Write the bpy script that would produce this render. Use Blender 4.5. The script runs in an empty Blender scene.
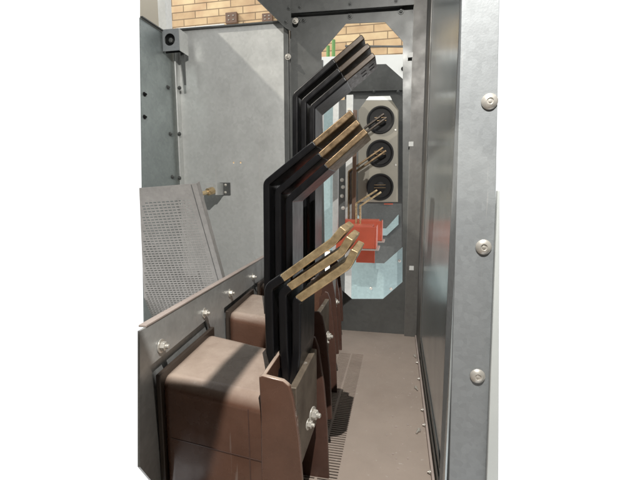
import bpy, bmesh, math, random
from mathutils import Vector, Matrix
random.seed(7)
C = bpy.context.scene.collection
sc = bpy.context.scene
R = math.radians
# ------------------------------------------------------------------ camera
F = 380.0; H0 = 0.6
PITCH = R(7.2); YAW = R(11.5)
cam_d = bpy.data.cameras.new('camera'); cam = bpy.data.objects.new('camera', cam_d); C.objects.link(cam)
cam.location = (0, 0, H0); cam.rotation_euler = (R(90) - PITCH, 0, YAW)
cam_d.sensor_width = 36; cam_d.lens = 36 * F / 640; cam_d.clip_start = .01; cam_d.clip_end = 100
sc.camera = cam
ROT = cam.rotation_euler.to_matrix(); ORG = Vector((0, 0, H0))
def ray(px, py): return ROT @ Vector(((px - 320) / F, (240 - py) / F, -1))
def P(px, py, Y): d = ray(px, py); return ORG + d * (Y / d.y)
def PX(px, py, X): d = ray(px, py); return ORG + d * (X / d.x)
def PZ(px, py, Z): d = ray(px, py); return ORG + d * ((Z - H0) / d.z)

# ------------------------------------------------------------------ materials
def mat(name, base, rough=.5, metal=0.0, var=.0, vscale=20, dark=None, bump=0.0, bscale=200, spangle=0, rvar=0.0, stretch=None, spec=.5, dust=None, dustamt=.5, scr=0):
    m = bpy.data.materials.new(name); m.use_nodes = True; nt = m.node_tree; N = nt.nodes; L = nt.links
    b = N['Principled BSDF']; b.inputs['Roughness'].default_value = rough; b.inputs['Metallic'].default_value = metal
    b.inputs['Specular IOR Level'].default_value = spec
    tc = N.new('ShaderNodeTexCoord'); mp = N.new('ShaderNodeMapping'); L.new(tc.outputs['Object'], mp.inputs['Vector'])
    if stretch: mp.inputs['Scale'].default_value = stretch
    n1 = N.new('ShaderNodeTexNoise'); n1.inputs['Scale'].default_value = vscale; n1.inputs['Detail'].default_value = 8; n1.inputs['Roughness'].default_value = .65
    L.new(mp.outputs['Vector'], n1.inputs['Vector'])
    cr = N.new('ShaderNodeValToRGB'); cr.color_ramp.elements[0].position = .3; cr.color_ramp.elements[1].position = .7
    d = dark or tuple(c * (1 - var) for c in base); li = tuple(min(1, c * (1 + var * .6)) for c in base)
    cr.color_ramp.elements[0].color = (*d, 1); cr.color_ramp.elements[1].color = (*li, 1)
    L.new(n1.outputs['Fac'], cr.inputs['Fac']); col = cr.outputs['Color']
    if spangle:
        v = N.new('ShaderNodeTexVoronoi'); v.inputs['Scale'].default_value = spangle; L.new(tc.outputs['Object'], v.inputs['Vector'])
        mx = N.new('ShaderNodeMix'); mx.data_type = 'RGBA'; mx.blend_type = 'OVERLAY'; mx.inputs[0].default_value = .08
        L.new(col, mx.inputs[6]); L.new(v.outputs['Color'], mx.inputs[7])
        bw = N.new('ShaderNodeRGBToBW'); L.new(v.outputs['Color'], bw.inputs[0]); L.new(bw.outputs[0], mx.inputs[7]); col = mx.outputs[2]
    if dust:
        n3 = N.new('ShaderNodeTexNoise'); n3.inputs['Scale'].default_value = vscale * .4; n3.inputs['Detail'].default_value = 10; n3.inputs['Roughness'].default_value = .7
        L.new(tc.outputs['Object'], n3.inputs['Vector'])
        ge = N.new('ShaderNodeNewGeometry'); sx = N.new('ShaderNodeSeparateXYZ'); L.new(ge.outputs['Normal'], sx.inputs[0])
        mr = N.new('ShaderNodeMapRange'); mr.inputs[1].default_value = .3; mr.inputs[2].default_value = .95; mr.inputs[4].default_value = dustamt; L.new(sx.outputs['Z'], mr.inputs[0])
        ad = N.new('ShaderNodeMath'); ad.operation = 'MULTIPLY'; L.new(mr.outputs[0], ad.inputs[0])
        m2 = N.new('ShaderNodeMapRange'); m2.inputs[1].default_value = .3; m2.inputs[2].default_value = .62; m2.inputs[3].default_value = .45; L.new(n3.outputs['Fac'], m2.inputs[0]); L.new(m2.outputs[0], ad.inputs[1])
        mx = N.new('ShaderNodeMix'); mx.data_type = 'RGBA'; L.new(ad.outputs[0], mx.inputs[0]); L.new(col, mx.inputs[6]); mx.inputs[7].default_value = (*dust, 1); col = mx.outputs[2]
    if scr:      # fine handling scratches, wandering at two angles, and scattered specks
        for ang, sc_ in ((.5, 9.0), (-1.1, 6.0)):
            mq = N.new('ShaderNodeMapping'); mq.inputs['Rotation'].default_value = (.2, ang, .4); mq.inputs['Scale'].default_value = (sc_ * 12, sc_ * 12, sc_ * .35); L.new(tc.outputs['Object'], mq.inputs['Vector'])
            ns = N.new('ShaderNodeTexNoise'); ns.inputs['Scale'].default_value = 1.0; ns.inputs['Detail'].default_value = 3; L.new(mq.outputs[0], ns.inputs['Vector'])
            mk = N.new('ShaderNodeMapRange'); mk.inputs[1].default_value = .70; mk.inputs[2].default_value = .76; mk.inputs[4].default_value = scr; L.new(ns.outputs['Fac'], mk.inputs[0])
            mz = N.new('ShaderNodeMix'); mz.data_type = 'RGBA'; L.new(mk.outputs[0], mz.inputs[0]); L.new(col, mz.inputs[6]); mz.inputs[7].default_value = (.62, .60, .56, 1); col = mz.outputs[2]
    L.new(col, b.inputs['Base Color'])
    if rvar:
        n2 = N.new('ShaderNodeTexNoise'); n2.inputs['Scale'].default_value = vscale * 2.3; n2.inputs['Detail'].default_value = 6; L.new(mp.outputs['Vector'], n2.inputs['Vector'])
        mr = N.new('ShaderNodeMapRange'); mr.inputs[1].default_value = .3; mr.inputs[2].default_value = .7
        mr.inputs[3].default_value = max(.02, rough - rvar); mr.inputs[4].default_value = rough + rvar
        L.new(n2.outputs['Fac'], mr.inputs[0]); L.new(mr.outputs[0], b.inputs['Roughness'])
    if bump:
        n4 = N.new('ShaderNodeTexNoise'); n4.inputs['Scale'].default_value = bscale; n4.inputs['Detail'].default_value = 4; L.new(mp.outputs['Vector'], n4.inputs['Vector'])
        bp = N.new('ShaderNodeBump'); bp.inputs['Strength'].default_value = bump; bp.inputs['Distance'].default_value = .002; L.new(n4.outputs['Fac'], bp.inputs['Height']); L.new(bp.outputs[0], b.inputs['Normal'])
    return m
GALV = mat('galvanised_steel', (.56, .575, .56), .42, .3, .08, 5, scr=.45, spangle=90, rvar=.08, bump=.08, bscale=60)
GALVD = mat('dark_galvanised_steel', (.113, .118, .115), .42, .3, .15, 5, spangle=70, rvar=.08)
GALVW = mat('glossy_galvanised_wall', (.50, .56, .58), .22, .5, .1, 6, spangle=60, rvar=.03, stretch=(1, 1, .7), bump=.05, bscale=30)
SIDE = mat('blue_grey_side', (.29, .33, .33), .4, .4, .12, 5, spangle=90, rvar=.08)
GALVB = mat('pale_blue_galvanised', (.34, .45, .46), .45, .2, .08, 6, spangle=80)
GALVM = mat('mid_galvanised_steel', (.14, .138, .13), .5, .25, .15, 6, spangle=90, rvar=.08)
POST = mat('post_steel', (.27, .29, .30), .55, .2, .03, 14, scr=.4, spangle=120, rvar=.08, bump=.1, bscale=300)
RAILM = mat('rail_steel', (.42, .43, .42), .42, .3, .12, 16, spangle=110, rvar=.1)
PINK = mat('dusty_flange', (.40, .34, .305), .6, .1, .15, 18)
PERF = mat('perforated_steel', (.36, .345, .325), .5, .2, .12, 14, spangle=110)
FLOORM = mat('dusty_floor_plate', (.30, .24, .20), .55, .05, .3, 5, scr=.35, bump=.1, bscale=120, rvar=.1, dust=(.38, .325, .28), dustamt=.75)
RESIN = mat('brown_cast_resin', (.125, .066, .045), .25, 0, .2, 14, scr=.14, rvar=.1, bump=.06, bscale=40, dust=(.42, .34, .28), dustamt=1)
RESINE = mat('brown_resin_edge', (.085, .045, .034), .35, 0, .2, 20, rvar=.1)
PADM = mat('stained_terminal_pad', (.15, .125, .095), .5, .3, .3, 22, dark=(.08, .06, .045), scr=.3)
DARKR = mat('dark_flange', (.05, .038, .03), .45, 0, .2, 14)
BLACK = mat('black_heat_shrink', (.008, .008, .009), .33, 0, .3, 30, rvar=.05, bump=.05, bscale=24, spec=.3, stretch=(1, 1, .4))
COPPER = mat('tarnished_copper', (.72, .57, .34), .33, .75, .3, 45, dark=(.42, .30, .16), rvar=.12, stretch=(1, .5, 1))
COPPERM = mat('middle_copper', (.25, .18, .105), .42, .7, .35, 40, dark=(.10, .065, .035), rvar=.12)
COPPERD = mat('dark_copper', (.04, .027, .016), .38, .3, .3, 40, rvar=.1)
TIN = mat('tinned_contact', (.34, .32, .28), .38, .75, .15, 50, rvar=.1)
ZINC = mat('zinc_bolt', (.60, .58, .53), .34, .5, .15, 60, rvar=.08)
ORANGE = mat('orange_insulation', (.50, .095, .05), .42, 0, .12, 12, rvar=.08)
CREAM = mat('cream_plate', (.27, .255, .21), .5, .1, .07, 8)
WHITEP = mat('white_paint', (.66, .68, .66), .5, 0, .04, 8)
BLK = mat('black_plastic', (.008, .008, .008), .5, 0, .2, 20, spec=.25)
BEIGE = mat('beige_plate', (.33, .31, .26), .5, .2, .06, 5)
GREEN = mat('green_paint', (.14, .30, .09), .5, 0, .1, 10)
BROWNB = mat('brown_cover', (.14, .08, .05), .5, 0, .1, 10)
SEAL = mat('grey_seal', (.60, .64, .63), .35, 0, .06, 10)
def brick_mat():
    m = bpy.data.materials.new('buff_brick'); m.use_nodes = True; nt = m.node_tree; N = nt.nodes; L = nt.links; b = N['Principled BSDF']
    tc = N.new('ShaderNodeTexCoord'); sp = N.new('ShaderNodeSeparateXYZ'); cb = N.new('ShaderNodeCombineXYZ')
    L.new(tc.outputs['Object'], sp.inputs[0]); L.new(sp.outputs['X'], cb.inputs['X']); L.new(sp.outputs['Z'], cb.inputs['Y'])
    br = N.new('ShaderNodeTexBrick'); L.new(cb.outputs[0], br.inputs['Vector'])
    br.inputs['Scale'].default_value = 1; br.inputs['Brick Width'].default_value = .30; br.inputs['Row Height'].default_value = .08
    br.inputs['Mortar Size'].default_value = .006; br.inputs['Mortar Smooth'].default_value = .3
    br.inputs['Color1'].default_value = (.66, .49, .29, 1); br.inputs['Color2'].default_value = (.53, .37, .21, 1); br.inputs['Mortar'].default_value = (.24, .17, .10, 1)
    n = N.new('ShaderNodeTexNoise'); n.inputs['Scale'].default_value = 5; n.inputs['Detail'].default_value = 8; L.new(tc.outputs['Object'], n.inputs['Vector'])
    mx = N.new('ShaderNodeMix'); mx.data_type = 'RGBA'; mx.blend_type = 'OVERLAY'; mx.inputs[0].default_value = .6
    L.new(br.outputs['Color'], mx.inputs[6]); L.new(n.outputs['Fac'], mx.inputs[7]); L.new(mx.outputs[2], b.inputs['Base Color'])
    b.inputs['Roughness'].default_value = .85
    bp = N.new('ShaderNodeBump'); bp.inputs['Strength'].default_value = .5; bp.inputs['Distance'].default_value = .01; bp.invert = True
    L.new(br.outputs['Fac'], bp.inputs['Height']); L.new(bp.outputs[0], b.inputs['Normal'])
    return m
BRICK = brick_mat()

# ------------------------------------------------------------------ helpers
def link(name, bm, m, parent=None, bevel=0, smooth=False, seg=2):
    bmesh.ops.recalc_face_normals(bm, faces=bm.faces)
    me = bpy.data.meshes.new(name); bm.to_mesh(me); bm.free(); me.materials.append(m)
    o = bpy.data.objects.new(name, me); C.objects.link(o)
    if smooth or bevel:
        for p in me.polygons: p.use_smooth = True
        me.set_sharp_from_angle(angle=R(35))
    if bevel:
        md = o.modifiers.new('bevel', 'BEVEL'); md.width = bevel; md.segments = seg; md.limit_method = 'ANGLE'; md.angle_limit = R(35); md.harden_normals = True
    if parent is not None:
        me.transform(Matrix.Translation(-Vector(parent.location))); o.parent = parent
    return o
def tag(o, label, cat, group=None, kind=None):
    o['label'] = label; o['category'] = cat
    if group: o['group'] = group
    if kind: o['kind'] = kind
    return o
def thing(name, loc, label, cat, group=None):
    e = bpy.data.objects.new(name, None); e.location = loc; e.empty_display_size = .05; C.objects.link(e)
    return tag(e, label, cat, group)
def copy_tree(o, off, label):
    c = o.copy(); C.objects.link(c); c.location = Vector(o.location) + Vector(off); c['label'] = label
    for ch in o.children:
        k = ch.copy(); C.objects.link(k); k.parent = c
        for g in ch.children:
            j = g.copy(); C.objects.link(j); j.parent = k
    return c
def box(bm, lo, hi):
    lo = Vector(lo); hi = Vector(hi); v = []
    for z in (lo.z, hi.z):
        for x, y in ((lo.x, lo.y), (hi.x, lo.y), (hi.x, hi.y), (lo.x, hi.y)): v.append(bm.verts.new((x, y, z)))
    for f in ((0, 3, 2, 1), (4, 5, 6, 7), (0, 1, 5, 4), (1, 2, 6, 5), (2, 3, 7, 6), (3, 0, 4, 7)): bm.faces.new([v[i] for i in f])
    return bm
def hexa(bm, a, b):      # two quads (lists of 4 points), joined
    v = [bm.verts.new(p) for p in a] + [bm.verts.new(p) for p in b]
    for f in ((0, 3, 2, 1), (4, 5, 6, 7), (0, 1, 5, 4), (1, 2, 6, 5), (2, 3, 7, 6), (3, 0, 4, 7)): bm.faces.new([v[i] for i in f])
    return bm
def sheet(bm, outer, holes, th):   # polygon with holes (3-D coplanar points), thickened by vector th
    edges = []
    for loop in [outer] + list(holes):
        vs = [bm.verts.new(p) for p in loop]
        for i in range(len(vs)): edges.append(bm.edges.new((vs[i], vs[(i + 1) % len(vs)])))
    r = bmesh.ops.triangle_fill(bm, use_beauty=True, use_dissolve=False, edges=edges)
    fs = [g for g in r['geom'] if isinstance(g, bmesh.types.BMFace)]
    r = bmesh.ops.extrude_face_region(bm, geom=fs)
    bmesh.ops.translate(bm, verts=[g for g in r['geom'] if isinstance(g, bmesh.types.BMVert)], vec=Vector(th))
    return bm
def frame_from(axis):
    a = Vector(axis).normalized(); t = Vector((0, 0, 1)) if abs(a.z) < .9 else Vector((1, 0, 0))
    u = a.cross(t).normalized(); return a, u, a.cross(u)
def lathe(bm, c, axis, prof, n=20):  # prof: list (dist along axis, radius)
    a, u, w = frame_from(axis); c = Vector(c); rings = []
    for d, r in prof:
        rings.append([bm.verts.new(c + a * d + (u * math.cos(2 * math.pi * k / n) + w * math.sin(2 * math.pi * k / n)) * max(r, 1e-5)) for k in range(n)])
    for i in range(len(rings) - 1):
        for k in range(n): bm.faces.new((rings[i][k], rings[i][(k + 1) % n], rings[i + 1][(k + 1) % n], rings[i + 1][k]))
    bm.faces.new(rings[0][::-1]); bm.faces.new(rings[-1])
    return bm
def disc_loop(c, u, v, r, n=12): return [c + u * r * math.cos(2 * math.pi * k / n) + v * r * math.sin(2 * math.pi * k / n) for k in range(n)]
def bolt(parent, c, axis, s=.006, name='bolt', m=None):   # washer + hex head + stud
    bm = bmesh.new(); lathe(bm, c, axis, [(0, s * 1.5), (s * .25, s * 1.5)], 20)
    lathe(bm, c, axis, [(s * .25, s), (s * 1.0, s), (s * 1.15, s * .85)], 6)
    lathe(bm, c, axis, [(s * 1.1, s * .5), (s * 1.7, s * .5), (s * 1.85, s * .35)], 12)
    return link(name, bm, m or ZINC, parent, bevel=s * .08)
def rivet(parent, c, axis, s):
    bm = bmesh.new(); lathe(bm, c, axis, [(0, s), (s * .12, s * .98), (s * .3, s * .8), (s * .42, s * .5), (s * .44, s * .42), (s * .34, s * .38), (s * .34, s * .2), (s * .42, s * .17), (s * .44, .0)], 28)
    return link('rivet', bm, ZINC, parent, smooth=True)

# ------------------------------------------------------------------ main dimensions
YB = 1.6
XR = P(417, 333, YB).x
FZ = P(385, 333, YB).z
YP = XR / (P(456, 240, 1).x)      # depth of the near post plane
print('XR', XR, 'FZ', FZ, 'YP', YP)

# floor plate with real ventilation slots -------------------------------------------------
bm = bmesh.new()
sx0, sx1 = -.205, -.107; sy0, sy1 = .62, 1.36; pitch = .0086; n = int((sy1 - sy0) / pitch)
sy1 = sy0 + n * pitch
def quad(a, b, c, d): bm.faces.new([bm.verts.new(p) for p in (a, b, c, d)])
z = FZ
def rq(x0, y0, x1, y1): quad((x0, y0, z), (x1, y0, z), (x1, y1, z), (x0, y1, z))
XL = -.42
rq(XL, .3, sx0, YB); rq(sx1, .3, XR + .01, YB); rq(sx0, .3, sx1, sy0); rq(sx0, sy1, sx1, YB)
for i in range(n):
    y = sy0 + i * pitch; xm = (sx0 + sx1) / 2
    rq(sx0, y, sx1, y + .0046)
    rq(sx0, y + .0046, sx0 + .004, y + pitch); rq(sx1 - .004, y + .0046, sx1, y + pitch); rq(xm - .003, y + .0046, xm + .003, y + pitch)
bmesh.ops.remove_doubles(bm, verts=bm.verts, dist=1e-5)
r = bmesh.ops.extrude_face_region(bm, geom=bm.faces[:])
bmesh.ops.translate(bm, verts=[g for g in r['geom'] if isinstance(g, bmesh.types.BMVert)], vec=(0, 0, -.002))
o = link('floor', bm, FLOORM); o['kind'] = 'structure'
bm = bmesh.new(); box(bm, (XL, .3, FZ - .06), (XR + .01, YB, FZ - .055))
o = link('floor_under_slots', bm, BLK); o['kind'] = 'structure'

# brick wall of the room, far behind -------------------------------------------------------
YW = 4.4
x0 = P(150, 100, YW).x; x1 = P(440, 100, YW).x
bm = bmesh.new(); box(bm, (x0, YW, FZ - .1), (x1, YW + .2, 3.4))
tag(link('brick_wall', bm, BRICK), 'buff brick wall of the room behind the open cubicles', 'wall')
for k, (a, b, c, d) in enumerate(((225.5, 11.5, 236.5, 23.5), (262, 12.5, 272, 22))):
    p = P(a, d, YW - .05); q = P(c, b, YW - .05)
    t = thing('socket_box', (p + q) / 2, ['brown socket box on the brick wall above the grey left panel', 'brown socket box on the brick wall half hidden by the dark gusset'][k], 'socket box', 'socket boxes on the brick wall')
    bm = bmesh.new(); box(bm, (p.x, YW - .05, p.z), (q.x, YW - .001, q.z)); link('cover', bm, BROWNB, t, bevel=.004)
    w = q.x - p.x; h = q.z - p.z
    for ix in (.3, .7):
        for iz in (.3, .68):
            bm = bmesh.new(); cx = p.x + w * ix; cz = p.z + h * iz; box(bm, (cx - .009, YW - .054, cz - .006), (cx + .009, YW - .049, cz + .006)); link('outlet', bm, TIN, t)
# white beam seen over the left panel and through the opening
def beam(name, a, b, hpx, Y, label, m=WHITEP, cat='beam', th=.05):
    p, q = P(*a, Y), P(*b, Y); dz = (P(a[0], a[1] + hpx, Y) - p)
    bm = bmesh.new(); hexa(bm, [p, q, q + dz, p + dz], [p + Vector((0, th, 0)), q + Vector((0, th, 0)), q + dz + Vector((0, th, 0)), p + dz + Vector((0, th, 0))])
    return tag(link(name, bm, m, bevel=.002), label, cat)
beam('white_trunking', (176, 28), (224, 23.5), 9, 3.2, 'white trunking along the brick wall over the left panel')
beam('white_rail', (316, 57), (408, 54), 26, 3.0, 'white painted rail seen through the upper opening below the bricks', cat='rail')
beam('conduit', (345, 45), (410, 45.5), 1.6, 4.1, 'thin grey conduit running across the bricks in the upper opening', GALVD, 'conduit', .02)
bm = bmesh.new(); c = P(403, 69, 2.99); lathe(bm, c, (0, -1, 0), [(0, .014), (.01, .014)], 16)
tag(link('grommet', bm, BLK), 'small black grommet on the white painted rail', 'grommet')
for k, (px, y0, y1) in enumerate(((328, 46, 62), (333.5, 40, 58))):
    a, b = P(px, y1 + 8, 3.6), P(px, y0, 3.6); bm = bmesh.new(); lathe(bm, (a.x, a.y, a.z), (0, 0, 1), [(0, .016), (b.z - a.z, .016)], 16)
    tag(link('green_pole', bm, GREEN, smooth=True), ['nearer and thicker green pole left in upper opening', 'fainter green pole before the bricks, right of the other'][k] if 0 else ['left one of two green poles before the bricks', 'right one of two green poles before the bricks'][k], 'pole', 'green poles')

# ------------------------------------------------------------------ back partition with octagonal opening
def oct_panel(name, Y, outer_px, hole_px, m, label, th=.003, extra=None):
    outer = [P(*p, Y) for p in outer_px]; hole = [P(*p, Y) for p in hole_px]
    c = sum(outer, Vector()) / len(outer); c.z = min(p.z for p in outer)
    t = thing(name, c, label, 'partition')
    bm = bmesh.new(); sheet(bm, outer, [hole] if hole else [], (0, th, 0)); link('panel', bm, m, t)
    return t
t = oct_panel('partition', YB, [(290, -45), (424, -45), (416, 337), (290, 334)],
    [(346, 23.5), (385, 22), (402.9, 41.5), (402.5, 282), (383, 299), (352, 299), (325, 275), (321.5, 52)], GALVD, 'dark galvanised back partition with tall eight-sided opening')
def lip(t, a, b, Y, m=GALVD, hz=.004, proud=.012):
    p, q = P(*a, Y), P(*b, Y); bm = bmesh.new(); d = Vector((0, -proud, 0)); u = Vector((0, 0, hz))
    hexa(bm, [p, q, q + u, p + u], [p + d, q + d, q + d + u, p + d + u]); return link('fold', bm, m, t, bevel=.0008)
lip(t, (291, 16.5), (403, 7.5), YB - .0005)
for px, py in ((299, 20), (304, 20), (350, 16), (401, 11.5)):
    bolt(t, P(px, py, YB - .001), (0, -1, 0), .0075, m=GALVD)
# upper header plate in front, above the fold: slightly proud, darker
bm = bmesh.new(); ps = [P(286, -48, YB - .03), P(414, -48, YB - .03), P(414, 4.5, YB - .03), P(286, 13.5, YB - .03)]; sheet(bm, ps, [], (0, .004, 0))
ph = thing('header_plate', ps[2], 'dark header plate above the eight-sided opening', 'plate'); link('plate', bm, GALVD, ph)
for px, py in ((300, 7), (350, 4), (396, 1)): bolt(ph, P(px, py, YB - .03), (0, -1, 0), .006, m=GALVD)

# upright right of the opening; white patches stand for light in its square holes
u0, u1 = P(404.3, 333, YB - .02).x, XR - .001
t = thing('slotted_upright', (u0, YB - .02, FZ), 'galvanised upright with square holes, painted bright as white patches, right of the opening', 'upright')
bm = bmesh.new()
holes = []
for px, py in ((410.5, 55), (411, 144), (411.5, 268)):
    c = P(px, py, YB - .02); s = .0095; holes.append([Vector((c.x - s, c.y, c.z - s)), Vector((c.x + s, c.y, c.z - s)), Vector((c.x + s, c.y, c.z + s)), Vector((c.x - s, c.y, c.z + s))])
Yu = YB - .02
sheet(bm, [Vector((u0, Yu, FZ + .0005)), Vector((u1, Yu, FZ + .0005)), Vector((u1, Yu, 1.75)), Vector((u0, Yu, 1.75))], [], (0, .003, 0)); link('face', bm, GALVM, t)
bm = bmesh.new(); box(bm, (u0 - .0002, Yu + .003, FZ + .0005), (u0 + .0028, YB - .0005, 1.75)); link('return_edge', bm, GALV, t)
for h in holes:
    c = sum(h, Vector()) / 4; bm = bmesh.new(); box(bm, (c.x - .009, Yu - .0015, c.z - .009), (c.x + .009, Yu - .0002, c.z + .009)); link('bright_hole_patch', bm, WHITEP, t)

# ------------------------------------------------------------------ second, third, fourth partitions beyond
def further(Y, outer, hole, m, label):
    return oct_panel('partition', Y, outer, hole, m, label)
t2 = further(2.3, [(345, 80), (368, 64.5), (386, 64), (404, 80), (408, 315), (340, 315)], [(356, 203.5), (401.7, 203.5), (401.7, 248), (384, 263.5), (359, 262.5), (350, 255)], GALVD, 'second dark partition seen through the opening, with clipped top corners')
bm = bmesh.new(); sheet(bm, [P(338, 235, 2.29), P(347.2, 252.2, 2.29), P(359, 262.5, 2.29), P(384, 263.5, 2.29), P(402.5, 247.2, 2.29), P(406, 310, 2.29), P(338, 310, 2.29)], [], (0, .004, 0))  # lower part of the same partition, painted pale as if lit
o = link('lit_lower_part', bm, GALVB, t2); o['label'] = 'lower part of the second partition, its light put into pale blue grey'
for px, py in ((371, 288.5), (391, 289), (399.5, 261)): rivet(t2, P(px, py, 2.289), (0, -1, 0), .009)
lip(t2, (346, 92), (403, 90.5), 2.2995)
for px in (350, 374, 398): bolt(t2, P(px, 91.5, 2.298), (0, -1, 0), .008, m=GALVD)
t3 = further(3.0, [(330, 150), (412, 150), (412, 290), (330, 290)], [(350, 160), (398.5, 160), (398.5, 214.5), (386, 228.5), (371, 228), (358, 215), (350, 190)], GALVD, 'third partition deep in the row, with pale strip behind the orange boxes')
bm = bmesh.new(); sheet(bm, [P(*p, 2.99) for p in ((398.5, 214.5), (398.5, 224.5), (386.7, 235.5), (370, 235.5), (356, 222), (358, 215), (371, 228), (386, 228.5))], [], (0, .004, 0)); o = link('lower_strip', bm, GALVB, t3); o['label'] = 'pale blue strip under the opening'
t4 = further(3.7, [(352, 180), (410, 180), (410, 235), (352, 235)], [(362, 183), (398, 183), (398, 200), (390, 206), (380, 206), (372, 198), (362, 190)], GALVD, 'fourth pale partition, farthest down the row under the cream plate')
bm = bmesh.new(); a = P(350, 245, 4.0); b = P(408, 160, 4.0); box(bm, (a.x, 4.0, FZ), (b.x, 4.03, b.z)); tag(link('end_panel', bm, GALVD), 'dark end panel closing the row of cubicles', 'panel')
# posts between the opening's left edge and the cream plate
def upright(px0, px1, y0, y1, Y, m, label, depth=.02, rivets=()):
    a, b = P(px0, (y0 + y1) / 2, Y), P(px1, (y0 + y1) / 2, Y); zt = P(px0, y0, Y).z; zb = P(px0, y1, Y).z
    t = thing('upright', (a.x, Y, zb), label, 'upright', 'uprights between the cubicles')
    bm = bmesh.new(); box(bm, (a.x, Y, zb), (b.x, Y + depth, zt)); link('channel', bm, m, t, bevel=.002)
    for px, py in rivets: bolt(t, P(px, py, Y - .0005), (0, -1, 0), .007)
upright(332.5, 338, 95, 330, 1.95, GALV, 'pale grey upright beside the bright gap left of the cream plate')
upright(338.4, 345, 100, 330, 2.05, GALVD, 'dark bolted upright second from the bright gap', rivets=((342, 180), (343, 187), (342, 196), (343, 208)))
upright(345.4, 352, 95, 330, 2.15, GALV, 'grey upright between the dark upright and the brown strip', rivets=((349, 110), (349, 212)))
upright(352.4, 356, 110, 240, 2.1, BROWNB, 'thin brown strip upright touching the cream plate')
upright(318.5, 323, 60, 330, 1.75, GALV, 'grey upright at the left edge of the eight-sided opening', rivets=((320, 191),))
bm = bmesh.new(); a = P(323, 250, 2.6); b = P(334, 90, 2.6); box(bm, (a.x, 2.6, a.z), (b.x, 2.62, b.z + .1)); tag(link('pale_panel', bm, GALVB), 'pale blue white panel filling the narrow gap between the grey uprights', 'panel')

# cream bushing plate --------------------------------------------------------------------
YC = 2.2
t = thing('bushing_plate', P(378, 202, YC), 'cream plate with three round black bushings, one over another', 'plate')
bm = bmesh.new(); sheet(bm, [P(*p, YC) for p in ((358.5, 110), (366, 100.5), (392, 100.5), (398.5, 110), (398, 202), (358, 202))], [], (0, .004, 0)); link('plate', bm, CREAM, t, bevel=.001)
bm = bmesh.new(); a, b, c, d = P(366, 100.3, YC), P(392, 100.3, YC), P(390, 96.5, YC + .03), P(369, 97, YC + .03); w = Vector((0, 0, .003)); hexa(bm, [a, b, c, d], [a + w, b + w, c + w, d + w]); link('top_flange', bm, WHITEP, t)
bc = [(380.5, 120), (380, 153.5), (380, 187)]
for px, py in bc:
    c = P(px, py, YC); bm = bmesh.new(); lathe(bm, c, (0, -1, 0), [(0, .076), (.006, .076), (.010, .073), (.010, .068), (.003, .060), (.001, .02), (.001, 0)], 40)
    o = link('bushing', bm, BLK, t, smooth=True)
    bm = bmesh.new(); lathe(bm, c + Vector((0, -.002, 0)), (0, -1, 0), [(0, .03), (.004, .03), (.006, .026), (.006, 0)], 28)
    o2 = link('socket', bm, BLK, t, smooth=True); o2.parent = o
    for k in range(2):
        bm = bmesh.new(); box(bm, (c.x - .032, c.y - .0105, c.z - .006 + k * .016), (c.x + .032, c.y - .0085, c.z - .003 + k * .016)); o3 = link('contact', bm, COPPERM, t); o3.parent = o
for px, py in ((395.5, 130), (395.5, 165)): rivet(t, P(px, py, YC - .001), (0, -1, 0), .006)

# ------------------------------------------------------------------ ribbons (bars)
def fillet(pts, r, n=6):
    out = [pts[0]]
    for i in range(1, len(pts) - 1):
        p = pts[i]; a = (pts[i - 1] - p); b = (pts[i + 1] - p); ang = a.angle(b); d = min(r / math.tan(ang / 2), a.length * .45, b.length * .45)
        A = p + a.normalized() * d; B = p + b.normalized() * d
        for k in range(n + 1):
            s = k / n; out.append(A.lerp(p, s).lerp(p.lerp(B, s), s))
    out.append(pts[-1]); return out
def ribbon(bm, pts, t, w, wdir=Vector((0, 1, 0)), w0=0):   # pts in a plane normal to wdir
    n = len(pts); rings = []
    for i, p in enumerate(pts):
        a = (pts[i] - pts[i - 1]).normalized() if i else (pts[1] - pts[0]).normalized()
        b = (pts[i + 1] - pts[i]).normalized() if i < n - 1 else a
        d = (a + b).normalized(); nn = wdir.cross(d).normalized(); k = t / 2 / max(.5, d.dot(a))
        rings.append([bm.verts.new(p + nn * k + wdir * w0), bm.verts.new(p - nn * k + wdir * w0), bm.verts.new(p - nn * k + wdir * (w0 + w)), bm.verts.new(p + nn * k + wdir * (w0 + w))])
    for i in range(n - 1):
        for k in range(4): bm.faces.new((rings[i][k], rings[i][(k + 1) % 4], rings[i + 1][(k + 1) % 4], rings[i + 1][k]))
    bm.faces.new(rings[0][::-1]); bm.faces.new(rings[-1]); return bm
def busbar(Y, sleeve_px, copper_px, w, t, label, group, cm=COPPER, rf=.012, tip=None, ym=0, slots=None):
    sp = [P(*p, Y) for p in sleeve_px]; cp = [P(*p, Y) for p in copper_px]
    th = thing('busbar', sp[0], label, 'busbar', group)
    s = fillet(sp, rf + .004, 8); bm = bmesh.new(); ribbon(bm, s, t, w); link('sleeve', bm, BLACK, th, bevel=t * .28, seg=3)
    # bare copper starts a little inside the sleeve
    d = (cp[0] - cp[1]).normalized(); cp[0] = cp[0] + d * .004
    bm = bmesh.new(); ribbon(bm, fillet(cp, .022) if len(cp) > 2 else cp, t * .86, w - t * .16, w0=t * .08); link('bare_end', bm, cm, th, bevel=t * .16)
    return th
gA = 'near set of three busbars'; gB = 'middle set of three busbars'; gC = 'far set of three busbars'
YA, YBm, YC3 = .60, .93, 1.22
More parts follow.
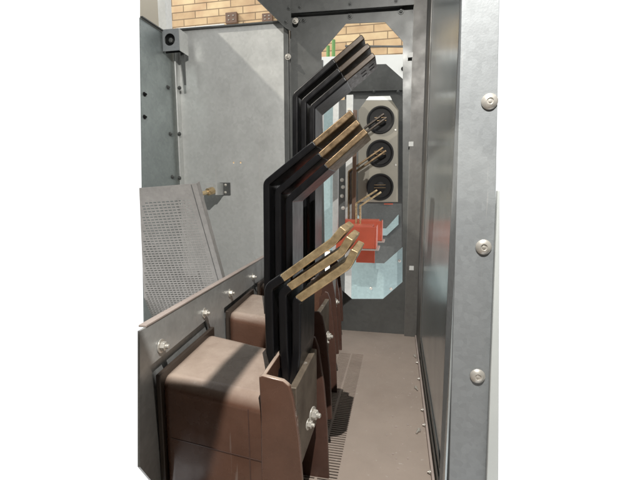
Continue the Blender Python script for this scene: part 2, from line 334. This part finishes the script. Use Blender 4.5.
# near set
busbar(YA, [(276, 383), (269.5, 352), (268, 288), (283, 278)], [(282.5, 278.3), (333, 241.5), (343.5, 228.5)], .115, .0158, 'left bar of the lowest copper set, standing in the nearest brown transformer', gA)
busbar(YA, [(286, 386), (283.5, 352), (282, 294), (290, 287)], [(289.5, 287.4), (341, 253), (350, 238)], .115, .0158, 'middle bar of the lowest copper set over the nearest brown transformer', gA)
busbar(YA, [(292, 390), (296, 355), (296, 303), (299, 299)], [(298.5, 299.4), (347.5, 266), (355, 250.5)], .115, .0158, 'right bar of the lowest copper set, its bare end nearest the orange box', gA)
# middle set
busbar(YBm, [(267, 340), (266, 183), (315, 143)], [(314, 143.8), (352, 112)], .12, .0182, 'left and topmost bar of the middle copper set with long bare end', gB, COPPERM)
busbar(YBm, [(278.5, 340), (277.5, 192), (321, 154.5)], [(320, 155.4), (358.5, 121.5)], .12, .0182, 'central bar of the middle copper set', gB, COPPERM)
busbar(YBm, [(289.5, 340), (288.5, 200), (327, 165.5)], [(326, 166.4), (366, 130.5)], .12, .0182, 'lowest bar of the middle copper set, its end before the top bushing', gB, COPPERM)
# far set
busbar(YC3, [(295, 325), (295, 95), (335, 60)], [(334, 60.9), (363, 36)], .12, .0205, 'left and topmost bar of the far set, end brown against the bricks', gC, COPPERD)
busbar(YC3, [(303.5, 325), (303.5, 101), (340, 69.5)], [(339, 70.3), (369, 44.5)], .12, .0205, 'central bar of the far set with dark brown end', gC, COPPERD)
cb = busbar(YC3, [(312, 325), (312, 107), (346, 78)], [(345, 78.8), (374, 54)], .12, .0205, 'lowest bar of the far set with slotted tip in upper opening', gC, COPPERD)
# slots in the far bar's underside
a, b = P(345, 78.8, YC3), P(374, 54, YC3); dd = (b - a).normalized(); nn = dd.cross(Vector((0, 1, 0))).normalized()
if nn.z > 0: nn = -nn
for s in (.55, .82):
    for yy in (.045, .075):
        c = a.lerp(b, s) + Vector((0, yy, 0)) + nn * .0089
        bm = bmesh.new(); u = dd * .009; v = Vector((0, .0035, 0)); hexa(bm, [c - u - v, c + u - v, c + u + v, c - u + v], [c - u - v + nn * .0008, c + u - v + nn * .0008, c + u + v + nn * .0008, c - u + v + nn * .0008]); link('slot', bm, BLK, cb)
# pairs of thin bars at the bushings
def pair(pts1, pts2, Y, label, m, w=.03, t=.0085):
    th = thing('contact_bars', P(*pts1[0], Y), label, 'copper bars', 'thin copper bar pairs at the bushings')
    for pts in (pts1, pts2):
        bm = bmesh.new(); q = [P(*p, Y) for p in pts]; ribbon(bm, fillet(q, .01) if len(q) > 2 else q, t, w); link('bar', bm, m, th, bevel=.001)
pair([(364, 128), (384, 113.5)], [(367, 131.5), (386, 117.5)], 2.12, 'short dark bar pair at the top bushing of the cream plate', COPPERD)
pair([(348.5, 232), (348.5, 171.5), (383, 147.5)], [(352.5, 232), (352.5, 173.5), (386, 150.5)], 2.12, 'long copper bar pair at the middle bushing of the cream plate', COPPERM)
pair([(356, 229), (356, 203.5), (377, 190)], [(360, 229), (360, 206), (381, 192)], 2.0, 'bent copper bar pair from orange box to lowest bushing', COPPER)

# orange boxes ---------------------------------------------------------------------------
def orange(px0, py0, px1, py1, Y, dep, label, lipp=True):
    a, b = P(px0, py1, Y), P(px1, py0, Y)
    t = thing('insulating_box', (a.x, Y, a.z), label, 'insulating box', 'orange insulating boxes')
    bm = bmesh.new(); box(bm, (a.x, Y, a.z), (b.x, Y + .006, b.z)); link('front_plate', bm, ORANGE, t, bevel=.002)
    bm = bmesh.new(); box(bm, (a.x + .004, Y + .0065, a.z), (b.x - .012, Y + dep, b.z + .004)); link('body', bm, ORANGE, t, bevel=.003)
    if lipp:
        bm = bmesh.new(); box(bm, (b.x + .0005, Y + .002, a.z), (b.x + .007, Y + dep, b.z)); link('side_plate', bm, ORANGE, t, bevel=.001)
        bm = bmesh.new(); box(bm, (a.x + .1, Y + .0005, a.z - .009), (b.x + .02, Y + dep, a.z - .0015)); link('base_plate', bm, PINK, t, bevel=.001)
    return t
orange(340, 227, 375, 248, 1.85, .14, 'nearest and largest orange box, below the lowest bushing')
orange(342, 221, 381, 240, 2.06, .10, 'orange box directly behind the nearest one')
orange(356, 246, 375, 262.5, 2.02, .12, 'small orange block under the nearest orange box', False)
orange(384, 200, 393, 204.5, 3.3, .1, 'tiny far orange box glimpsed beneath the cream plate', False)
bm = bmesh.new(); sheet(bm, [P(*p, 1.845) for p in ((336, 237), (350, 234.5), (355, 239), (355, 249), (336, 249))], [], (0, .004, 0)); tag(link('insulating_plate', bm, ORANGE, bevel=.001), 'clipped-corner orange plate leaning on the nearest orange box', 'plate')

# ------------------------------------------------------------------ right wall and post
t = thing('side_panel', (XR, (YP + YB) / 2, FZ), 'glossy galvanised right side panel reflecting the cubicle', 'panel')
bm = bmesh.new(); box(bm, (XR, YP + .004, FZ - .02), (XR + .003, YB, 1.75)); link('sheet', bm, GALVW, t)
# raised folds: vertical strip near back and long ridges near floor
bm = bmesh.new(); box(bm, (XR - .004, 1.36, FZ + .002), (XR - .0002, YB - .024, 1.74)); link('vertical_fold', bm, GALVM, t, bevel=.001)
for k, zz in enumerate((.035, .075)):
    bm = bmesh.new(); box(bm, (XR - .0035, YP + .06, FZ + zz), (XR - .0002, 1.355, FZ + zz + .012)); link('ridge', bm, GALVD, t, bevel=.0015)
bm = bmesh.new(); box(bm, (XR - .010, YP + .05, FZ + .0005), (XR - .0045, YB - .03, FZ + .012)); link('floor_flange', bm, PINK, t, bevel=.001)
for yy in (.78, .95, 1.02, 1.2, 1.32): bolt(t, Vector((XR - .0105, yy, FZ + .006)), (-1, 0, 0), .0035)
t = thing('corner_post', (XR + .03, YP, FZ), 'pale grey front corner post with button rivets, nearest on the right', 'post')
bm = bmesh.new(); tl, tr, bl, br_ = P(462.5, -30, YP), P(500.5, -30, YP), P(447.5, 520, YP), P(497, 520, YP)
xr_o = P(499.5, 60, YP).x
bm = bmesh.new(); xl = P(457.5, 240, YP).x; a, b = P(462.5, -30, YP), P(448, 520, YP)
sheet(bm, [Vector((a.x, YP, a.z)), P(500, -30, YP), P(490, 520, YP), Vector((b.x, YP, b.z))], [], (0, .003, 0)); link('flange', bm, POST, t, bevel=.001)
c1, c2 = P(462.6, -30, YP + .0035), P(448.3, 520, YP + .0035)
bm = bmesh.new(); k3 = Vector((0, .0035, 0)); a1 = Vector((a.x, YP, a.z)) + k3; b1 = Vector((b.x, YP, b.z)) + k3; w3 = Vector((.003, 0, 0))
a2 = Vector((XR - .0004, YP + .05, a.z)); b2 = Vector((XR - .0004, YP + .05, b.z)); a2.x -= .003; b2.x -= .003
hexa(bm, [a1, a2, b2, b1], [a1 + w3, a2 + w3, b2 + w3, b1 + w3]); link('return_flange', bm, POST, t)
for px, py in ((489.5, 101.5), (483.5, 247), (477.5, 376)): rivet(t, P(px, py, YP - .0004), (0, -1, 0), .0123)
# rubber seal strip on the outer edge, widening to the lower end
bm = bmesh.new(); Ys = YP - .012
sheet(bm, [P(497.5, 190, Ys), P(499.8, 190, Ys), P(498.5, 500, Ys), P(486, 500, Ys)], [], (0, .010, 0)); link('edge_strip', bm, SEAL, t, bevel=.002)

# ------------------------------------------------------------------ left bay: big partition, side wall, gusset
xa, xb = P(183, 150, YB).x, P(286, 150, YB).x
t = thing('left_partition', ((xa + xb) / 2, YB, FZ), 'large plain galvanised panel left of the busbars, scuffed', 'partition')
bm = bmesh.new(); za = P(185, 30.5, YB).z; zb = P(286, 22.5, YB).z
sheet(bm, [Vector((xa, YB, FZ)), Vector((xb, YB, FZ)), Vector((xb, YB, zb)), Vector((xa, YB, za))], [[Vector((P(x, 162.5, YB).x + dx, YB, P(x, 162.5, YB).z + dz)) for dx, dz in ((-.004, -.004), (.004, -.004), (.004, .004), (-.004, .004))] for x in (233.5, 240.5)], (0, .003, 0)); link('panel', bm, GALV, t)
bm = bmesh.new(); p, q = Vector((xa, YB - .012, za)), Vector((xb, YB - .012, zb)); u = Vector((0, 0, .006)); d = Vector((0, .03, 0)); hexa(bm, [p, q, q + u, p + u], [p + d, q + d, q + d + u, p + d + u]); link('top_fold', bm, GALVD, t, bevel=.001)
# upright at right end of the left partition
t = thing('joint_upright', (xb, YB - .02, FZ), 'narrow dark joint upright between the left panel and the opening', 'upright')
x2 = P(290.5, 150, YB).x
bm = bmesh.new(); box(bm, (xb, YB - .02, FZ), (x2, YB + .01, P(288, 15, YB).z)); link('channel', bm, GALVD, t, bevel=.002)
for px, py in ((288, 57), (286.5, 21), (295.5, 21)): bolt(t, P(px, py, YB - .0205), (0, -1, 0), .0085)
# corner upright at left
xe = P(172, 100, YB).x
t = thing('left_corner_upright', (xe, YB - .03, FZ), 'grey corner upright with seam screws, left of the plain panel', 'upright')
bm = bmesh.new(); box(bm, (P(176.5, 120, YB - .03).x, YB - .03, FZ), (xa - .0003, YB + .01, P(185, 46, YB).z)); link('channel', bm, GALV, t, bevel=.003)
for py in (88, 134, 178): bolt(t, P(179.5, py, YB - .031), (0, -1, 0), .006, m=GALVD)
# side wall (runs toward camera)
xs = P(174, 110, YB - .03).x
t = thing('left_side_panel', (xs, 1.4, FZ), 'blue grey side panel at the left edge with a row of screws', 'panel')
def sidept(px, py): return PX(px, py, xs)
bm = bmesh.new(); zt = sidept(163, 33).z
q1 = [sidept(140, 17.5), Vector((xs, YB, sidept(170, 37).z)), Vector((xs, YB, FZ)), Vector((xs, sidept(140, 262).y - .004, FZ))]
q1[0].x = q1[3].x = xs
bm = bmesh.new(); box(bm, (xs, q1[3].y, FZ - .004), (XL - .001, YB, FZ - .002)); o = link('left_bay_floor', bm, FLOORM); o['kind'] = 'structure'
bm = bmesh.new()
sheet(bm, q1, [], (-.003, 0, 0)); link('sheet', bm, SIDE, t)
bm = bmesh.new(); a = q1[0]; b = q1[1]; d = Vector((.012, 0, 0)); u = Vector((0, 0, .005)); hexa(bm, [a, b, b + u, a + u], [a + d, b + d, b + d + u, a + d + u]); link('top_fold', bm, GALVD, t, bevel=.001)
for py in (87, 134, 177): bolt(t, Vector((xs + .0002, YB - .07, P(172, py, YB - .07).z)), (1, 0, 0), .006, m=GALVD)
for px, py in ((141, 93), (141, 116)): 
    c = sidept(px, py); bolt(t, Vector((xs + .0002, c.y + .02, c.z)), (1, 0, 0), .006, m=BLK)
# beige plate + grey post above it
Yb = 1.75
bm = bmesh.new(); sheet(bm, [P(*p, Yb) for p in ((140, -20), (161.5, -20), (162.5, 33), (140, 22))], [], (0, .004, 0)); tag(link('beige_plate', bm, BEIGE), 'beige plate in the top left corner above the side panel', 'plate')
bm = bmesh.new(); a, b = P(161.8, 40, Yb - .01), P(166.8, -20, Yb - .01); box(bm, (a.x, Yb - .03, a.z), (b.x, Yb + .02, b.z)); tag(link('thin_post', bm, GALV, bevel=.002), 'slim grey post at the right edge of the beige plate', 'post')
# bracket box with round hole
t = thing('bracket', P(170, 52, 1.52), 'small silver corner bracket with a round black hole', 'bracket')
Yk = 1.5; a, b = P(163, 51.5, Yk), P(178.5, 28, Yk); cc = P(169.5, 39.5, Yk)
bm = bmesh.new(); sheet(bm, [Vector((a.x, Yk, a.z)), Vector((b.x, Yk, a.z)), Vector((b.x, Yk, b.z)), Vector((a.x, Yk, b.z))], [disc_loop(Vector((cc.x, Yk, cc.z)), Vector((1, 0, 0)), Vector((0, 0, 1)), .024, 24)], (0, .003, 0)); link('face', bm, POST, t, bevel=.001)
bm = bmesh.new(); box(bm, (b.x - .003, Yk + .0035, a.z), (b.x, YB - .03, b.z)); link('side', bm, GALV, t)
bm = bmesh.new(); box(bm, (a.x, Yk + .02, a.z), (b.x - .004, Yk + .024, b.z)); link('backing', bm, BLK, t)
bm = bmesh.new(); lathe(bm, Vector((cc.x, Yk + .019, cc.z)), (0, -1, 0), [(0, .010), (.012, .010), (.014, .006)], 6); link('nut', bm, GALVD, t)
bm = bmesh.new(); p = P(157, 50, 1.53); q = P(163, 33, 1.53); box(bm, (p.x, 1.53, p.z), (q.x, 1.535, q.z)); link('tab', bm, GALV, t, bevel=.001)
bm = bmesh.new(); p = P(178.8, 62, 1.54); q = P(190, 33, 1.54); sheet(bm, [P(178.8, 33, 1.54), P(183.5, 33, 1.54), P(186, 85, 1.54), P(184, 85, 1.54), P(180.5, 55, 1.54)], [], (0, .003, 0)); link('gusset_tab', bm, GALVD, t)
# dark gusset at the top
bm = bmesh.new(); sheet(bm, [P(*p, YB - .05) for p in ((235, -25), (257, 0), (285, 27.5), (291, 31), (291, -25))], [], (0, .004, 0))
t = thing('gusset_plate', P(288, 27, YB - .05), 'dark slanted gusset plate against the bricks at the top', 'plate'); link('plate', bm, GALVD, t)
for px, py in ((286, 21.5), (289, 8)): bolt(t, P(px, py, YB - .051), (0, -1, 0), .006, m=GALVD)

# shaft with bracket on the left partition
t = thing('shaft_bracket', P(221, 190, YB - .03), 'small bolted bracket holding a brass shaft on the left panel', 'bracket')
bm = bmesh.new(); a, b = P(218.5, 195, YB - .02), P(228.5, 182.5, YB - .02); box(bm, (a.x, YB - .006, a.z), (b.x, YB - .0005, b.z)); link('plate', bm, GALVD, t, bevel=.001)
bm = bmesh.new(); a2 = P(206.5, 195, YB - .05); b2 = P(218.5, 183, YB - .05); box(bm, (a2.x, YB - .07, a2.z), (b2.x, YB - .066, b2.z)); link('tab', bm, GALV, t, bevel=.001)
bm = bmesh.new(); box(bm, (b2.x - .002, YB - .0655, a2.z), (b2.x + .001, YB - .0065, b2.z)); link('web', bm, GALV, t)
for px, py in ((225.5, 185), (225.5, 192.5), (221.5, 185), (221.5, 192.5)): bolt(t, P(px, py, YB - .0065), (0, -1, 0), .0042, m=ZINC)
p, q = P(199, 194.5, 1.45), P(213, 190.5, 1.52); bm = bmesh.new(); lathe(bm, p, q - p, [(0, .009), ((q - p).length * .6, .009), ((q - p).length * .62, .016), ((q - p).length, .016)], 12); link('shaft', bm, COPPER, t, bevel=.001)

# ------------------------------------------------------------------ perforated shutter (real slots)
TL, TR = P(140, 188, 1.1), P(197, 183.5, 1.1); BR = P(231, 308, 1.32); BLp = P(140, 330, 1.26)
t = thing('perforated_shutter', BR, 'grey brown perforated shutter leaning at the left edge', 'shutter')
u = (TR - TL); U = u.normalized(); V = (BR - TR) * 1.13; V1 = V.normalized(); nrm = U.cross(V1).normalized()
W = u.length + .003; Hh = V.length
cu, cv = .0155, .0106; mr_ = .036; mt = .05
def pt(a, b): return TR - U * a + V1 * b          # a = distance left of right edge, b = distance down
# left limit follows where the photo ends: columns until the plate's left edge
bm = bmesh.new()
def face(*ps): bm.faces.new([bm.verts.new(p) for p in ps])
wl = .40
rows = int((Hh - mt - .01) / cv)
def limL(b): return W + V1.dot(U) * 0 + b * (wl - W) / Hh * 1.0
face(pt(0, 0), pt(mr_, 0), pt(mr_, Hh), pt(0, Hh)); 
face(pt(mr_, 0), pt(limL(0), 0), pt(limL(mt), mt), pt(mr_, mt))
for r_ in range(rows):
    b0 = mt + r_ * cv; b1 = b0 + cv; L_ = limL(b0); c_ = 0
    while mr_ + (c_ + 1) * cu < L_ - .001:
        a0 = mr_ + c_ * cu; a1 = a0 + cu; am = (a0 + a1) / 2; bmid = (b0 + b1) / 2; hl = .0057; hw = .0022
        inner = [pt(am - hl, bmid - hw * .5), pt(am - hl + .0012, bmid - hw), pt(am + hl - .0012, bmid - hw), pt(am + hl, bmid - hw * .5), pt(am + hl, bmid + hw * .5), pt(am + hl - .0012, bmid + hw), pt(am - hl + .0012, bmid + hw), pt(am - hl, bmid + hw * .5)]
        A, B_, Cc, D = pt(a0, b0), pt(a1, b0), pt(a1, b1), pt(a0, b1)
        face(A, B_, inner[2], inner[1]); face(B_, Cc, inner[5], inner[4], inner[3], inner[2]); face(Cc, D, inner[6], inner[5]); face(D, A, inner[1], inner[0], inner[7], inner[6])
        c_ += 1
    a0 = mr_ + c_ * cu
    if limL(b1) > a0: face(pt(a0, b0), pt(limL(b0), b0), pt(limL(b1), b1), pt(a0, b1))
b0 = mt + rows * cv
face(pt(mr_, b0), pt(limL(b0), b0), pt(limL(Hh), Hh), pt(mr_, Hh))
bmesh.ops.remove_doubles(bm, verts=bm.verts, dist=1e-5)
r = bmesh.ops.extrude_face_region(bm, geom=bm.faces[:]); bmesh.ops.translate(bm, verts=[g for g in r['geom'] if isinstance(g, bmesh.types.BMVert)], vec=nrm * .0015 * (1 if nrm.y > 0 else -1))
link('plate', bm, PERF, t)
bk = nrm * (1 if nrm.y > 0 else -1)
bm = bmesh.new(); hexa(bm, [pt(-.0002, 0), pt(.0015, 0), pt(.0015, Hh), pt(-.0002, Hh)], [p + bk * .018 for p in (pt(-.0002, 0), pt(.0015, 0), pt(.0015, Hh), pt(-.0002, Hh))]); link('folded_edge', bm, PERF, t)
bm = bmesh.new(); hexa(bm, [pt(mr_ - .016, 0.002), pt(mr_ - .0145, .002), pt(mr_ - .0145, Hh), pt(mr_ - .016, Hh)], [p - bk * .0012 for p in (pt(mr_ - .016, .002), pt(mr_ - .0145, .002), pt(mr_ - .0145, Hh), pt(mr_ - .016, Hh))]); link('crease', bm, GALVD, t)

# ------------------------------------------------------------------ mounting rail (vertical plate, skewed) 
def RP(px, py):   # intersect pixel ray with the rail plane
    d = ray(px, py); s = (-.341 - ORG.x) / (d.x + .108 * d.y); return ORG + d * s
t = thing('mounting_rail', RP(200, 330), 'bolted grey steel rail carrying the brown transformers', 'rail')
out = [(140, 331), (266, 256.5), (266, 278), (256, 283), (224, 308), (226, 345), (214, 345), (206, 320), (149, 367), (152, 372), (162, 480), (163, 495), (155, 485), (140, 467)]
out3 = [RP(*p) for p in out]
nv = Vector((-1, -.108, 0)).normalized()
bm = bmesh.new(); sheet(bm, out3, [], nv * .004); link('web', bm, RAILM, t)
bm = bmesh.new(); pa, pb = RP(149.5, 360), RP(262, 268); o_ = nv * .0062
sheet(bm, [pa + o_, pb + o_, Vector((pb.x, pb.y, FZ)) + o_, RP(168, 530) + o_, RP(151, 378) + o_], [], nv * .003); link('rear_plate', bm, RAILM, t)
a, b = RP(140, 331), RP(266, 256.5); a = a + (b - a) * .02; up = Vector((0, 0, .004)); bm = bmesh.new(); wv = nv * .013
d1 = -nv * .001
hexa(bm, [a + d1, b + d1, b + d1 + up, a + d1 + up], [a + wv, b + wv, b + wv + up, a + wv + up]); link('top_flange', bm, PINK, t, bevel=.0012)
for px, py in ((160.5, 346), (204, 313), (229.5, 293), (252.5, 277)):
    bolt(t, RP(px, py) - nv * .0003, -nv, .0085 if px < 170 else .0078)
# ------------------------------------------------------------------ current transformers
def transformer():
    t = thing('current_transformer', Vector((-.25, .62, FZ)), '', 'transformer', 'brown resin current transformers in a row')
    # body: tapered block, top tilted down to the right
    A = RP(157, 376) + Vector((.001, 0, 0)); B_ = P(262, 403, .535); Cb = P(266, 345, .70); D = RP(208, 331) + Vector((.001, 0, 0))
    bz = FZ + .002
    top = [A, B_ + Vector((.06, 0, -.005)), Cb + Vector((.06, 0, -.004)), D]
    bot = [Vector((p.x + (.006 if i in (1, 2) else .012), p.y + (-.012 if i in (0, 1) else .012), bz)) for i, p in enumerate(top)]
    bm = bmesh.new(); hexa(bm, bot, top)
    link('resin_body', bm, RESIN, t, bevel=.024, seg=7)
    # mould seams, proud by a millimetre
    f0, f1 = bot[0].lerp(top[0], .62), bot[1].lerp(top[1], .62)
    bm = bmesh.new(); d = Vector((0, -.0005, 0)); v = Vector((0, 0, .0022)); i = (f1 - f0) * .08
    hexa(bm, [f0 + i, f1 - i, f1 - i + v, f0 + i + v], [f0 + i + d, f1 - i + d, f1 - i + v + d, f0 + i + v + d]); link('mould_seam', bm, RESINE, t, bevel=.0005)
    g0 = bot[0].lerp(bot[1], .66) ; g1 = top[0].lerp(top[1], .66); g1 = g0.lerp(g1, .93); v = Vector((.002, 0, 0))
    bm = bmesh.new(); hexa(bm, [g0, g0 + v, g1 + v, g1], [g0 + d, g0 + v + d, g1 + v + d, g1 + d]); link('mould_seam', bm, RESINE, t, bevel=.0005)
    # flange against the rail
    bm = bmesh.new(); q = [D + Vector((.0015, .010, .008)), A + Vector((.0015, -.008, .006))]
    lo = [Vector((q[0].x, q[0].y, bz)), Vector((q[1].x, q[1].y, bz))]; e = Vector((.009, 0, 0))
    hexa(bm, [q[0], q[1], lo[1], lo[0]], [q[0] + e, q[1] + e, lo[1] + e, lo[0] + e]); link('mounting_flange', bm, DARKR, t, bevel=.002)
    # shroud round the bar entry: front plate, left return
    Yf = .53
    fp = [(258.5, 377), (262, 375.5), (283, 381), (289, 386), (293, 400), (299, 440), (303, 490), (303, 560), (262, 560), (261, 420)]
    bm = bmesh.new(); sheet(bm, [P(*p, Yf) for p in fp], [], (0, .009, 0)); link('shroud_front', bm, RESIN, t, bevel=.0025, seg=3)
    a = P(259.5, 377, Yf); bm = bmesh.new()
    hexa(bm, [Vector((a.x, Yf + .0095, a.z - .07)), Vector((a.x + .007, Yf + .0095, a.z - .07)), Vector((a.x + .007, .71, a.z - .06)), Vector((a.x, .71, a.z - .06))],
             [Vector((a.x, Yf + .0095, a.z)), Vector((a.x + .007, Yf + .0095, a.z)), Vector((a.x + .007, .71, a.z + .006)), Vector((a.x, .71, a.z + .006))]); link('shroud_side', bm, RESIN, t, bevel=.002)
    # terminal plate at right with bolts
    xt = P(305, 410, .6).x
    bm = bmesh.new(); box(bm, (xt - .012, .545, P(305, 455, .6).z), (xt, .70, P(305, 372, .6).z)); link('terminal_pad', bm, PADM, t, bevel=.002)
    bolt(t, P(312, 414, .585), (1, -.2, 0), .0085, name='terminal_bolt'); bolt(t, P(308, 424, .575), (1, -.2, 0), .0065, name='terminal_bolt')
    # rear barrier fins
    for Yr, pts in ((.725, [(311, 336), (315, 338), (318.5, 348), (324, 385), (327, 420), (329, 480), (300, 480), (303, 345)]), (.79, [(314, 312), (319, 312), (322.5, 317), (326, 335), (330, 372), (332, 420), (306, 420), (308, 320)])):
        bm = bmesh.new(); sheet(bm, [P(*p, Yr) for p in pts], [], (0, .008, 0)); link('barrier_fin', bm, RESINE, t, bevel=.002)
    return t
ct = transformer(); ct['label'] = 'nearest brown resin transformer, largest at the bottom of the picture'
copy_tree(ct, (-.038, .35, 0), 'second brown resin transformer, between the nearest one and the farthest')
copy_tree(ct, (-.068, .66, 0), 'farthest brown resin transformer, hidden mostly behind the busbars')

# ------------------------------------------------------------------ loose bits on the floor
def PF(px, py): return PZ(px, py, FZ)
for k, (px, py, lab) in enumerate(((424, 432, 'loose hex screw nearest the bottom on the floor by the right panel'), (419.5, 389, 'loose hex screw halfway along the right edge of floor'), (418, 357, 'loose small screw farthest back along the right floor edge'))):
    c = PF(px, py); bm = bmesh.new(); ax = Vector((random.uniform(-1, 1), random.uniform(-1, 1), 0)); lathe(bm, c + Vector((-.012, 0, .005)), ax, [(0, .005), (.004, .005)], 6); lathe(bm, c + Vector((-.012, 0, .005)), ax, [(.004, .0024), (.016, .0022)], 10)
    tag(link('loose_screw', bm, ZINC), lab, 'screw', 'loose screws on the floor')
bm = bmesh.new()
for _ in range(34):
    px = random.uniform(372, 418); py = random.uniform(345, 475); c = PF(px, py); s = random.uniform(.0006, .002)
    if c.x > XR - .012: continue
    box(bm, (c.x - s, c.y - s * random.uniform(.6, 2), c.z + .0001), (c.x + s, c.y + s, c.z + s))
for px, py in ((396, 427), (408, 425), (404, 379), (410, 394)):
    c = PF(px, py); box(bm, (c.x - .003, c.y - .003, c.z + .0001), (c.x + .003, c.y + .003, c.z + .002))
tag(link('grit', bm, PINK), 'pale grit and crumbs scattered on the dusty floor', 'grit', kind='stuff')

# ------------------------------------------------------------------ unseen roof sheets, and blocks added to cut or shape the cubicle's light
RZ = 1.62
bm = bmesh.new(); box(bm, (-.825, -.1, RZ), (XR + .003, 1.56, RZ + .003)); tag(link('roof_sheet', bm, GALVD), 'dark roof sheet over the busbar cubicle', 'roof sheet')
bm = bmesh.new(); box(bm, (-2.6, -1.1, RZ), (-1.12, 1.15, RZ + .003)); box(bm, (-1.6, 1.1501, RZ), (-1.12, 1.56, RZ + .003)); tag(link('roof_sheet', bm, GALVD), 'dark roof sheet over the bay to the left', 'roof sheet')  # unseen; widened to the left to block the sun
bm = bmesh.new(); box(bm, (-2.2, -1.2, FZ - .05), (1.6, -1.15, 2.3)); tag(link('rear_light_block', bm, GALVD), 'unseen dark sheet behind the camera, added to block ambient light', 'light block')  # added shield behind the camera, cuts ambient light

bm = bmesh.new(); box(bm, (-2.0, -1.14, FZ - .05), (-1.97, 1.3, RZ - .002)); tag(link('side_light_block', bm, GALVD), 'unseen dark sheet on the left, added to block ambient light', 'wall')  # added out of view to darken the ambient light from the left
bm = bmesh.new(); box(bm, (1.0, -1.14, FZ - .05), (1.03, 1.45, RZ - .002)); tag(link('side_light_block', bm, GALVD), 'unseen dark sheet on the right, added to keep ambient light out', 'wall')  # added out of view against light from the right
bm = bmesh.new(); sheet(bm, [Vector((x, y, RZ + .3)) for x, y in ((XR + .01, -.1), (XR + .01, .1), (1.0, 1.4), (1.03, -1.2), (-2.2, -1.2), (-2.2, -.1))], [], (0, 0, .02)); o = link('aisle_ceiling', bm, GALVD); o['kind'] = 'structure'  # unseen; added to keep ambient light off the cubicle
bm = bmesh.new(); box(bm, (-2.2, -1.2, FZ - .06), (1.03, .29, FZ - .04)); o = link('aisle_floor', bm, FLOORM); o['kind'] = 'structure'  # unseen; added to stop light leaking up from below
bm = bmesh.new(); sheet(bm, [Vector(p) for p in ((-.45, -.04, H0 + .5), (-.061, -.04, H0 + .5), (-.061, .42, H0 + .5), (-.078, .42, H0 + .5), (-.078, .197, H0 + .5), (-.45, .197, H0 + .5))], [], (0, 0, .003)); tag(link('stripe_shadow_caster', bm, GALVD), 'unseen sheet added to cast the stripe shadow on the nearest transformer', 'bracket')  # added out of view to shape the shadow on the transformer's top and front
# ------------------------------------------------------------------ light
w = bpy.data.worlds.new('World'); sc.world = w; w.use_nodes = True
bg = w.node_tree.nodes['Background']; bg.inputs['Color'].default_value = (1, 1, 1, 1); bg.inputs['Strength'].default_value = 1.0
def lamp(name, kind, loc, direction, energy, color, size=.1, **k):
    l = bpy.data.lights.new(name, kind); l.energy = energy; l.color = color
    if kind == 'AREA': l.size = size
    o = bpy.data.objects.new(name, l); C.objects.link(o); o.location = loc
    o.rotation_euler = Vector(direction).to_track_quat('-Z', 'Y').to_euler()
    for a, b in k.items(): setattr(l, a, b)
    return o
lamp('room_light', 'SUN', (-3, -1, 4), (1, .55, -1), 2.0, (1, .93, .82), angle=R(1.0))
lamp('ceiling_light', 'AREA', (.05, .0, 1.55), (-.15, .5, -1), 27, (1, .96, .91), size=.008)
sc.view_settings.view_transform = 'Standard'; sc.view_settings.look = 'None'; sc.view_settings.exposure = 0.3; sc.view_settings.gamma = 1
